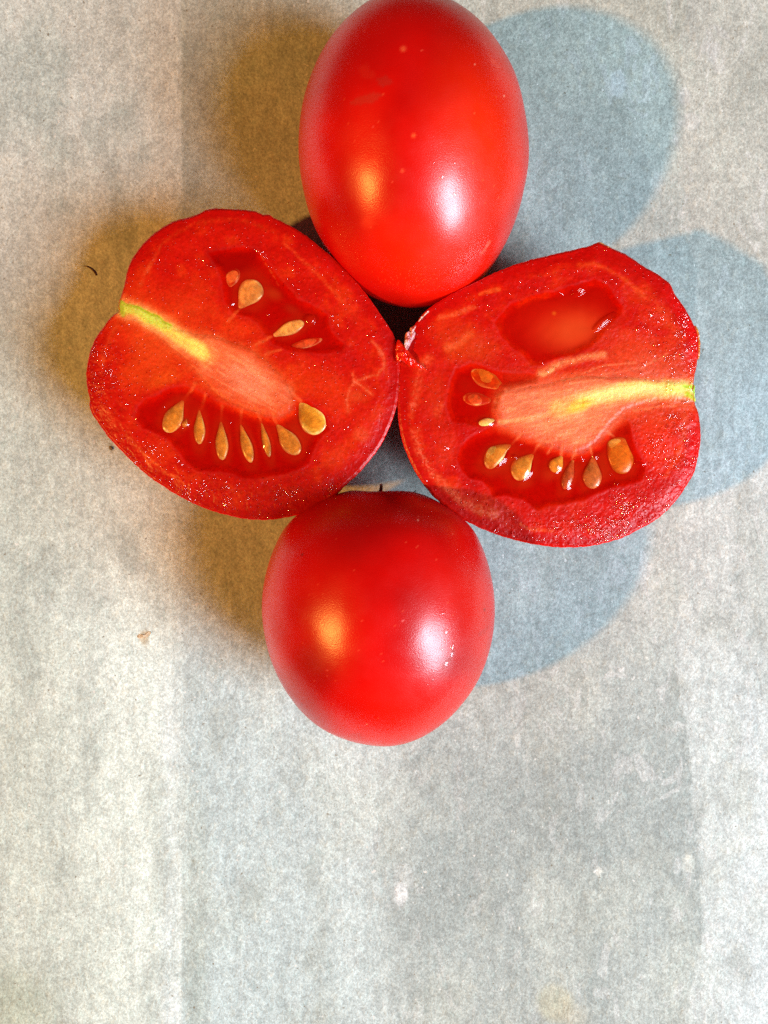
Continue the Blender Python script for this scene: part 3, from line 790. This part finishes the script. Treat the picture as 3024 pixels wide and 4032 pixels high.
    e = np.concatenate([Fr[:, [0, 1]], Fr[:, [1, 2]], Fr[:, [2, 3]], Fr[:, [3, 0]]])
    key = e[:, 0].astype(np.int64) * 10 ** 7 + e[:, 1]; rev = e[:, 1].astype(np.int64) * 10 ** 7 + e[:, 0]
    be = e[~np.isin(key, rev)]
    Vc = V[used].copy(); Vc[:, 2] += (0.25 + 1.2 * sstep(0.1, 0.95, cmask[used])) * S
    nb = len(used); Vd = Vc.copy(); Vd[:, 2] -= 70 * S
    Vcc = np.concatenate([Vc, Vd, Vc]); side = np.stack([be[:, 1] + 2 * nb, be[:, 0] + 2 * nb, be[:, 0] + nb, be[:, 1] + nb], -1)
    Fcc = np.concatenate([Fr, Fr[:, ::-1] + nb, side])
    mesh_obj("core", Vcc, Fcc, M_core, root, np.concatenate([c_lin[used]] * 3), {"wet": np.concatenate([wet[used] * 0.5] * 3), "matte": np.concatenate([locm[used]] * 3)}, origin=tuple(root.location))
    # beads of juice standing on the cut face, sagging outwards, joined because nobody could count them
    rs = np.random.RandomState(11 + bias)
    cand = rs.randint(0, len(x), 60000)
    clus = sstep(-0.05, 0.35, fbm(x / 26, y / 26, 77, 2))
    # area-correct and wetness-weighted choice
    pr = T.ravel()[cand] * (0.006 + 2.1 * wet[cand] ** 3 * clus[cand]) * (1 - locm[cand]) * (1 - 0.75 * cmask[cand]) * (rim[cand] > 6)
    cand = cand[rs.rand(len(cand)) < pr * bias_density]
    for (bx_, by_, n_) in extra:
        dd_ = (x - bx_) ** 2 + (y - by_) ** 2
        cand = np.concatenate([cand, np.argsort(dd_)[:n_ * 12:12]])
    Vl, Fl = [], []; nr_ = 12
    nbig = {}
    for (bx_, by_, r_, e_, a_) in big:
        k_ = int(np.argmin((x - bx_) ** 2 + (y - by_) ** 2)); nbig[len(cand)] = (r_, e_, a_); cand = np.append(cand, k_)
    an = np.linspace(0, 2 * np.pi, nr_, endpoint=False)
    for iq, q in enumerate(cand):
        r = rs.uniform(3.0, 7.2) * (1.5 if rs.rand() < 0.08 else 1)
        ex = rs.uniform(0.6, 1.5); th = rs.rand() * 6.28
        oa = AA.ravel()[q] + rs.uniform(-0.7, 0.7)
        hh = r * rs.uniform(0.26, 0.5)
        if iq in nbig:
            r, ex, th = nbig[iq]; th = math.radians(-th); hh = 0.42 * r
        bx = np.cos(an) * r * ex; by = np.sin(an) * r / ex
        rx_ = bx * math.cos(th) - by * math.sin(th); ry_ = bx * math.sin(th) + by * math.cos(th)
        sx, sy = math.cos(oa) * 0.35 * r, -math.sin(oa) * 0.35 * r
        p0 = V[q] / S
        if iq in nbig: p0 = np.array((p0[0], p0[1], max(p0[2], HC - 3.5)))
        base = sum(len(v_) for v_ in Vl)
        Vl.append(np.column_stack([p0[0] + rx_, p0[1] + ry_, np.full(nr_, p0[2] - 1.0)]))
        Vl.append(np.column_stack([p0[0] + rx_ * 0.62 + sx * 0.7, p0[1] + ry_ * 0.62 + sy * 0.7, np.full(nr_, p0[2] + hh * 0.72)]))
        Vl.append(np.array([[p0[0] + sx, p0[1] + sy, p0[2] + hh]]))
        for i in range(nr_):
            j = (i + 1) % nr_
            Fl.append((base + i, base + nr_ + i, base + nr_ + j, base + j)); Fl.append((base + nr_ + i, base + 2 * nr_, base + nr_ + j))
    Vd_ = np.concatenate(Vl) * S
    o = mesh_obj("juice_beads", Vd_, [f[::-1] for f in Fl], M_bead, root, origin=tuple(root.location)); o['kind'] = 'stuff'

def seed_mesh(root, ZF, tip, end, w, z, thick=18, tone=0, col=(200, 130, 48), rimc=(244, 200, 126), tail=0.25, bend=0.0, deep=0):
    """teardrop seed from tip to blunt end, zoom coordinates"""
    nu, nv = 40, 28
    tip = np.array(tip, float); end = np.array(end, float)
    ax = end - tip; L = np.linalg.norm(ax); ax /= L; pe = np.array([-ax[1], ax[0]])
    u = (1 - np.cos(np.linspace(0, math.pi, nu))) / 2; a = np.linspace(0, 2 * math.pi, nv, endpoint=False)
    U, Aa = np.meshgrid(u, a, indexing='ij')
    prof = np.sqrt(np.clip(1 - ((U - 0.60) / 0.40) ** 2, 0, 1)) * (U > 0.6) + (U <= 0.6) * (tail + (1 - tail) * sstep(0, 0.6, U) ** 0.9) * np.sqrt(np.clip(1 - (1 - np.minimum(U / 0.12, 1)) ** 2, 0, 1))
    cr = np.cos(Aa); sr = np.sin(Aa)
    off = bend * L * np.sin(math.pi * U)
    rs = np.random.RandomState(int(abs(tip[0] * 7 + tip[1])) % 9999)
    wob = 1 + 0.07 * vnoise(U * 4, cr * 2 + 3, rs.randint(50))
    gx = tip[0] + ax[0] * U * L + pe[0] * (cr * prof * w / 2 * wob + off)
    gy = tip[1] + ax[1] * U * L + pe[1] * (cr * prof * w / 2 * wob + off)
    # flattened lens with a raised rim
    zz = sr * prof * thick / 2 * (1 + 0.35 * np.abs(cr) ** 3)
    px, py = ZF(gx.ravel(), gy.ravel())
    V = W(px, py, z + 0 * px); V[:, 2] += zz.ravel() * S
    d = np.maximum(np.abs(cr), sstep(0.75, 1.0, U))
    m = (sstep(0.70, 0.95, d + 0.12 * vnoise(U * 5, cr * 3, 17)) * sstep(0, 0.35, U) * 0.75).ravel()[:, None]
    nn = fbm(gx.ravel() / 16, gy.ravel() / 16, 9, 3)[:, None]
    c = np.array(col, float) * (1 - m) + np.array(rimc, float) * m
    m2 = (sstep(0.3, 0.0, U) * 0.6).ravel()[:, None]; c = c * (1 - m2) + np.array((232, 170, 90)) * m2
    c = np.clip(c * (1 + 0.22 * nn) * (1 - 0.12 * cr.ravel()[:, None]), 0, 255)
    i = np.arange(nu * nv).reshape(nu, nv); j = np.roll(i, -1, 1)
    F = np.stack([i[:-1], j[:-1], j[1:], i[1:]], -1).reshape(-1, 4)
    ctr = V.mean(0)
    return mesh_obj("seed", V, F, M_seed, root, lin(c), origin=tuple(ctr))

def gel_sheet(root, ZF, poly, lens, ghosts, level, seed=0, base_cloud=0.35, clear=()):
    """lens: (x, y, rx, ry, ang, height) swellings of the gel; clear: places where the gel is thin"""
    P = np.array(poly, float)
    x0, y0 = P.min(0) - 30; x1, y1 = P.max(0) + 30
    st = 3.2
    X, Y = np.meshgrid(np.arange(x0, x1, st), np.arange(y0, y1, st))
    sd = sd_poly(X, Y, poly)
    x, y = X.ravel(), Y.ravel()
    h = np.zeros(len(x)) + level
    h += 3.0 * fbm(x / 75, y / 75, seed + 7, 2)
    cl = base_cloud + 0.22 * fbm(x / 70, y / 70, seed + 3, 3)
    tint = np.zeros((len(x), 3)); tint[:] = (1.0, 0.72, 0.60)
    colr = np.zeros((len(x), 3)); colr[:] = (190, 10, 3)
    def el(q, soft=(1.0, 0.0)):
        ca, sa = math.cos(math.radians(q[4])), math.sin(math.radians(q[4]))
        dx, dy = x - q[0], y - q[1]
        return np.hypot((dx * ca + dy * sa) / q[2], (-dx * sa + dy * ca) / q[3])
    for q in lens:
        d = el(q); h += q[5] * np.sqrt(np.clip(1 - d ** 2, 0, 1)) * sstep(1.0, 0.9, d) if len(q) > 6 else q[5] * sstep(1.0, 0.0, d)
    for q in clear:                                     # (x, y, rx, ry, ang)
        m = sstep(1.2, 0.7, el(q)); cl = cl * (1 - 0.9 * m); tint = tint * (1 - m[:, None]) + np.array((1.0, 0.88, 0.76)) * m[:, None]
    for q in ghosts:                                    # blurred deep things: (x, y, rx, ry, ang, colour, amount)
        m = sstep(1.2, 0.1, el(q)) * q[6]; colr = colr * (1 - m[:, None]) + np.array(q[5], float) * m[:, None]; cl = cl * (1 - m) + 0.85 * m
    for q in clear:                                     # cloudy sac round each seed
        d = el(q); hal = sstep(2.1, 1.0, d) * sstep(0.6, 1.0, d) * 0.42
        colr = colr * (1 - hal[:, None]) + np.array((198, 66, 18), float) * hal[:, None]; cl = cl + (0.62 - cl) * hal
    e_ = sstep(-6, -55, sd.ravel()); cl = cl * e_; tint = 1 - (1 - tint) * e_[:, None]
    h += 1.5 * sstep(-34, 4, sd.ravel())                  # meniscus climbing the flesh
    px, py = ZF(x, y)
    V = W(px, py, HC + 0 * x); V[:, 2] = (HC + h) * S
    ny, nx = X.shape; i = np.arange(ny * nx).reshape(ny, nx)
    F = np.stack([i[:-1, :-1], i[1:, :-1], i[1:, 1:], i[:-1, 1:]], -1).reshape(-1, 4)
    ins = (sd.ravel() < 16)[F].all(1); F = F[ins]
    us = np.unique(F); rm = -np.ones(len(x), int); rm[us] = np.arange(len(us))
    mesh_obj("gel", V[us], rm[F], M_gel, root, lin(colr[us]) * 0.92, {"Tint": tint[us], "cloud": np.clip(cl, 0, 1)[us]}, origin=tuple(root.location))

def flap(name, root, pts, z, dome, thick, colr, mat, label=None, wr=2.0, colr2=None, slope=(0, 0)):
    """small curled scrap of skin, pts in photo coordinates"""
    P = smooth_closed(pts, 90); c = P.mean(0); rings = 12
    top = []; 
    for k in range(rings + 1):
        s_ = k / rings
        Q = c + (P - c) * s_
        zz = z + dome * (1 - s_ ** 2) + wr * fbm(Q[:, 0] / 10, Q[:, 1] / 10, 5, 2) * 2 + slope[0] * (Q[:, 0] - c[0]) + slope[1] * (Q[:, 1] - c[1])
        top.append((Q, zz))
    V = []
    for Q, zz in top:
        v = W(Q[:, 0], Q[:, 1], z + 0 * zz); v[:, 2] = zz * S; V.append(v)
    for Q, zz in top[::-1]:
        v = W(Q[:, 0], Q[:, 1], z + 0 * zz); v[:, 2] = (zz - thick) * S; V.append(v)
    V = np.concatenate(V); n = 90; i = np.arange(len(V)).reshape(-1, n); j = np.roll(i, -1, 1)
    F = np.stack([i[:-1], i[1:], j[1:], j[:-1]], -1).reshape(-1, 4)
    px, py = to_px(V); m = sstep(-0.3, 0.4, fbm(px / 9, py / 9, 13, 3))[:, None]
    col = np.array(colr, float) * (1 - m) + np.array(colr2 or colr, float) * m
    o = mesh_obj(name, V, F, mat, root, lin(col), origin=tuple(V.mean(0)))
    if label: o['label'] = label
    return o

def root_at(px, py): 
    v = W(np.array([px]), np.array([py]), np.array([HC]))[0]; return (v[0], v[1], 0.0)

BE1 = [(850, 243, 3), (858, 250, 2), (872, 262, 2), (888, 278, 2), (900, 290, 2), (916, 322, 3), (1000, 385, 2), (1020, 410, 2), (1045, 430, 2), (1208, 555, 2), (1215, 575, 2), (1235, 605, 2),
       (725, 1055, 1), (1032, 955, 2), (1030, 990, 2), (1035, 1020, 2), (625, 1155, 1), (720, 800, 2), (1190, 1078, 1), (1410, 565, 2), (1465, 600, 2)]
BE2 = [(240, 460, 2), (215, 490, 2), (205, 470, 2), (455, 460, 2), (530, 540, 2), (800, 640, 3), (1140, 1185, 3), (1150, 1215, 2), (1168, 1238, 3), (1158, 1170, 2), (1120, 1050, 2), (1330, 395, 3),
       (320, 1055, 3), (350, 1145, 2), (560, 1470, 2), (575, 1475, 2), (1325, 1215, 2), (1300, 650, 3), (1280, 690, 3), (1345, 720, 2)]
# larger drops: x, y, radius, stretch, angle (zoom coordinates)
BIG1 = [(1207, 1077, 13, 1.2, 0), (1280, 1078, 14, 1.5, -60), (1096, 1195, 13, 1.5, 60), (292, 1008, 13, 1.7, 55), (1105, 575, 17, 1, 0), (733, 503, 12, 1.5, -40), (1512, 770, 9, 1.6, 70),
        (905, 550, 7, 1, 0), (412, 985, 8, 1, 0), (497, 1085, 8, 1, 0), (727, 1056, 8, 1, 0), (628, 1153, 7, 1, 0), (740, 1132, 6, 1.2, 60), (1206, 556, 8, 1.2, 40)]
BIG2 = [(320, 1055, 13, 1.1, 0), (1288, 1135, 16, 1.4, 0), (1110, 432, 15, 2.0, -42), (1075, 462, 12, 1.7, -42), (1330, 400, 14, 1.3, -50), (980, 272, 13, 1.5, -45), (1062, 1096, 9, 1.3, -70), (795, 637, 8, 1.2, 0),
        (1345, 1085, 9, 1.4, -30), (1388, 1075, 10, 1.5, -20), (1165, 1238, 9, 1, 0), (690, 1043, 7, 1.8, -20), (1105, 237, 8, 1.2, 10), (1285, 690, 7, 1.6, -50), (985, 1105, 8, 1.4, 0), (1450, 500, 8, 1.5, -40), (350, 1143, 6, 1.3, 50)]
h1 = empty("tomato_half", root_at(*Z1(800, 790)), "cut tomato half on the left, green stalk end pointing left, glittering lower left rim", "tomato half", group)
build_half(h1, OUT1, Z1, paint1, LOC1, CORE1, 0, 1.1, (10, 11), BE1, BIG1)
h2 = empty("tomato_half", root_at(*Z2(840, 800)), "cut tomato half on the right, green stalk end pointing right towards the picture edge", "tomato half", group)
build_half(h2, OUT2, Z2, paint2, LOC2, CORE2, 1, 0.9, (8, 10, 11), BE2, BIG2)

# seeds: tip, blunt end, width, height offset
SE1 = [((772, 520), (862, 395), 118, -11, dict(col=(214, 140, 70))), ((925, 655), (1078, 588), 62, -12, dict(col=(222, 160, 84))),
       ((700, 440), (765, 335), 62, -14, dict(col=(206, 80, 30), deep=1)), ((970, 722), (1165, 668), 44, -14, dict(col=(200, 66, 26), deep=1)),
       ((505, 958), (425, 1108), 92, -13, dict()), ((522, 1045), (508, 1085), 26, -10, dict()),
       ((582, 1003), (584, 1165), 54, -14, dict()), ((684, 1058), (692, 1240), 60, -12, dict()), ((778, 1072), (828, 1252), 52, -12, dict()),
       ((876, 1060), (915, 1226), 36, -14, dict()), ((950, 1072), (1052, 1212), 86, -11, dict()), ((1060, 962), (1158, 1112), 128, -9, dict(col=(204, 138, 40)))]
SE2 = [((612, 772), (450, 668), 100, -14, dict(col=(206, 84, 14), deep=1)), ((560, 830), (405, 812), 66, -14, dict(col=(196, 62, 20), deep=1)),
       ((578, 924), (482, 942), 46, -9, dict(col=(238, 178, 96), rimc=(250, 208, 136))),
       ((642, 1045), (520, 1155), 92, -10, dict(bend=0.10)), ((752, 1092), (665, 1216), 100, -11, dict(bend=0.08)),
       ((896, 1098), (846, 1178), 70, -11, dict(col=(224, 148, 54), rimc=(236, 170, 80))), ((952, 1115), (906, 1265), 56, -13, dict(col=(190, 84, 44), rimc=(214, 110, 66))),
       ((1048, 1108), (1044, 1262), 96, -11, dict(col=(186, 104, 52), rimc=(206, 124, 74))), ((1158, 1010), (1205, 1188), 122, -12, dict(col=(200, 104, 24), rimc=(216, 116, 36), tail=0.75))]
for root, ZF, SS in ((h1, Z1, SE1), (h2, Z2, SE2)):
    for tip, end, w, dz, kw in SS: seed_mesh(root, ZF, tip, end, w, HC + dz + 2.5, **kw)

def clears(SS, thr=-16):
    out = []
    for tip, end, w, dz, kw in SS:
        if kw.get('deep'): continue
        cx_, cy_ = (tip[0] * .42 + end[0] * .58), (tip[1] * .42 + end[1] * .58)
        L = math.hypot(end[0] - tip[0], end[1] - tip[1])
        out.append((cx_, cy_, L / 2, w / 2 + 3, math.degrees(math.atan2(end[1] - tip[1], end[0] - tip[0]))))
    return out
def swell(SS, thr=-16, h=9):
    return [(a, b, c + 16, d + 16, e, h) for (a, b, c, d, e) in clears(SS, thr)]

C1, C2 = clears(SE1), clears(SE2)
gel_sheet(h1, Z1, LOC1[0], swell(SE1) + [(1105, 575, 28, 28, 0, 14, 1)], [(940, 455, 55, 40, 30, (190, 54, 16), .7), (1020, 525, 60, 35, 20, (180, 46, 16), .6), (1100, 690, 90, 26, -10, (196, 56, 22), .5),
          (760, 330, 110, 40, 0, (150, 4, 2), .8)], -5, 1, 0.30, C1)
gel_sheet(h1, Z1, LOC1[1], swell(SE1) + [(300, 1040, 55, 50, 30, 12), (1205, 1078, 26, 20, 0, 8, 1), (1278, 1080, 30, 34, 0, 8)], [(1010, 1020, 60, 40, 20, (200, 40, 12), .6), (520, 930, 120, 40, 10, (190, 20, 6), .5)], -4, 2, 0.30, C1)
gel_sheet(h2, Z2, LOC2[0], [(985, 275, 48, 26, -40, 11, 1), (1105, 435, 75, 20, -40, 10, 1), (880, 290, 34, 16, 20, 6), (1105, 240, 14, 12, 0, 6, 1)], [(900, 440, 330, 190, -8, (206, 26, 8), .9), (950, 480, 230, 140, -8, (218, 66, 26), .95), (858, 393, 14, 14, 0, (226, 96, 24), .8)], -3.5, 3, 0.35)
gel_sheet(h2, Z2, LOC2[1], swell(SE2), [(480, 822, 80, 36, 5, (200, 60, 24), .6), (430, 760, 100, 60, 30, (184, 30, 10), .4)], -5, 4, 0.28, clears(SE2))
gel_sheet(h2, Z2, LOC2[2], swell(SE2) + [(660, 1105, 14, 14, 0, 7, 1), (985, 1112, 26, 16, 0, 7, 1), (1060, 1098, 16, 22, 0, 8, 1), (1285, 1135, 36, 18, 0, 8, 1)],
          [(820, 1200, 60, 50, 0, (196, 40, 14), .6), (560, 1180, 80, 60, 0, (180, 14, 6), .5), (720, 1240, 60, 30, 0, (190, 26, 10), .5)], -4, 5, 0.28, C2)

# stalk ends, torn scraps of skin
flap("stalk_end", h1, [Z1(204, 486), Z1(232, 480), Z1(262, 500), Z1(268, 530), Z1(240, 545), Z1(208, 545), Z1(200, 520)], HC - 22, 10, 60, (186, 190, 60), M_core, None, 3, (150, 166, 40))
flap("stalk_end", h2, [Z2(1500, 762), Z2(1530, 745), Z2(1550, 752), Z2(1552, 800), Z2(1556, 832), Z2(1530, 830), Z2(1508, 800)], HC - 22, 10, 60, (206, 210, 84), M_core, None, 3, (160, 186, 40))
flap("skin_scrap", h1, [Z5(700, 1190), Z5(800, 1300), Z5(880, 1400), Z5(955, 1490), Z5(1015, 1555), Z5(1100, 1635), Z5(1172, 1692), Z5(1080, 1672), Z5(1000, 1642), Z5(900, 1640), Z5(830, 1590), Z5(740, 1530), Z5(700, 1560), Z5(660, 1500), Z5(660, 1300)],
     HC + 4, 16, 14, (214, 14, 4), M_peel, "thin red scrap of skin curling onto the other half", 4, (226, 40, 14))
flap("skin_scrap", h2, [Z5(1000, 930), Z5(960, 945), Z5(895, 985), Z5(880, 1040), Z5(815, 1100), Z5(805, 1200), Z5(795, 1310), Z5(835, 1372), Z5(880, 1300), Z5(920, 1220), Z5(965, 1150), Z5(1000, 1050), Z5(1025, 960)],
     HC - 2, 10, 14, (214, 120, 120), M_peel, "pale torn skin edge, pinkish white and wrinkled", 6, (236, 186, 176), slope=(-0.35, 0.2))
flap("skin_scrap", h2, [Z5(1250, 680), Z5(1190, 715), Z5(1120, 770), Z5(1065, 830), Z5(1025, 905), Z5(1050, 890), Z5(1110, 820), Z5(1180, 750), Z5(1235, 710)],
     HC - 2, 4, 8, (226, 150, 130), M_peel, "thin pale sliver of torn skin", 3, (240, 200, 180), slope=(-0.2, 0.2))
flap("skin_scrap", h2, [Z2(1062, 56), Z2(1078, 42), Z2(1105, 52), Z2(1160, 82), Z2(1190, 100), Z2(1150, 96), Z2(1100, 78)], HC - 16, 4, 20, (226, 110, 30), M_peel, "orange torn point of skin", 2, (232, 150, 60))
flap("skin_scrap", h2, [Z2(1556, 455), Z2(1570, 478), Z2(1580, 540), Z2(1578, 600), Z2(1570, 620), Z2(1568, 560), Z2(1562, 500)], HC - 24, 3, 20, (222, 96, 20), M_peel, "orange edge of lifted skin", 2, (226, 130, 50))

# ------------------------------------------------------------------ dry stem remains on the whole tomatoes
def stick(name, root, pts, r0, r1, mat, color, label=None):
    """thin tapering rod through world points given in p (x, y, z)"""
    pts = np.array(pts, float); n = 10; V = []
    for k, q in enumerate(pts):
        d = pts[min(k + 1, len(pts) - 1)] - pts[max(k - 1, 0)]; d /= np.linalg.norm(d)
        up = np.array([0, 0, 1.0]) if abs(d[2]) < 0.9 else np.array([1.0, 0, 0])
        a = np.cross(d, up); a /= np.linalg.norm(a); b = np.cross(d, a)
        r = r0 + (r1 - r0) * k / (len(pts) - 1)
        for i in range(n):
            an = 2 * math.pi * i / n; rr = r * (1 + 0.2 * math.sin(3 * an + k))
            V.append((q + a * rr * math.cos(an) + b * rr * math.sin(an)) * S)
    F = []
    for k in range(len(pts) - 1):
        for i in range(n):
            F.append((k * n + i, k * n + (i + 1) % n, (k + 1) * n + (i + 1) % n, (k + 1) * n + i))
    F.append(tuple(range(n))[::-1]); F.append(tuple((len(pts) - 1) * n + i for i in range(n)))
    V = np.array(V)
    c = np.tile(lin(color), (len(V), 1))
    o = mesh_obj(name, V, F, mat, root, c, origin=tuple(V.mean(0)))
    if label: o['label'] = label
    return o

def pw(px, py, z):
    f = (D - z) / D
    return ((px - CX) * f, (CY - py) * f, z)
ZS = 395
stick("stem_stub", t2, [pw(*Z4(826, 104), ZS - 20), pw(*Z4(824, 92), ZS - 12), pw(*Z4(829, 70), ZS - 4), pw(*Z4(832, 42), ZS)], 7.5, 4.5, M_dry, (110, 52, 34))
stick("sepal_remnant", t2, [pw(*Z4(1026, 104), ZS - 30), pw(*Z4(1036, 92), ZS - 26), pw(*Z4(1050, 82), ZS - 22)], 2.6, 1.4, M_dry, (80, 40, 34))
stick("stem_scar", t2, [pw(*Z4(x_, y_), ZS - 30) for x_, y_ in ((600, 113), (660, 101), (740, 96), (820, 95), (900, 96), (980, 98), (1040, 104), (1100, 120))], 5.0, 5.0, M_dry, (128, 46, 52))
flap("blossom_scar", t1, [Z5(400, 455), Z5(440, 470), Z5(485, 500), Z5(480, 528), Z5(430, 522), Z5(395, 530), Z5(415, 500)], 270, 3, 6, (196, 140, 110), M_dry, None, 2, (224, 180, 150))
flap("blossom_scar", t1, [Z5(500, 475), Z5(560, 482), Z5(650, 500), Z5(720, 545), Z5(650, 520), Z5(560, 498)], 285, 2, 5, (176, 110, 70), M_dry, None, 2, (190, 130, 90))

# ------------------------------------------------------------------ crumbs on the board
def gp(u, v, z): return ((u * 1.8228 - CX), (CY - v * 1.8228), z)
f1 = stick("fibre", None, [gp(181, 575, 2.5), gp(188, 576, 4), gp(197, 581, 4), gp(204, 588, 4), (gp(208, 595, 2.5))], 1.6, 2.2, M_dry, (110, 82, 50))
f1['label'] = "short dark curved fibre lying on the board left of the left half"; f1['category'] = "fibre"
c1 = flap("crumb", None, [(x_ * 1.8228, y_ * 1.8228) for x_, y_ in ((297, 1374), (304, 1370), (314, 1371), (322, 1364), (327, 1367), (320, 1376), (310, 1379), (300, 1379))], 2, 1, 2, (176, 156, 124), M_dry, None, 1, (206, 188, 160))
c1['label'] = "tiny pale brown crumb on the board left of the bottom tomato"; c1['category'] = "crumb"
c2 = flap("crumb", None, [(x_ * 1.8228, y_ * 1.8228) for x_, y_ in ((236, 966), (240, 964), (244, 967), (243, 971), (238, 972))], 3, 3, 3, (96, 80, 58), M_dry, None, 1, (120, 100, 74))
c2['label'] = "tiny dark brown speck on the board under the left half's lower left edge"; c2['category'] = "crumb"
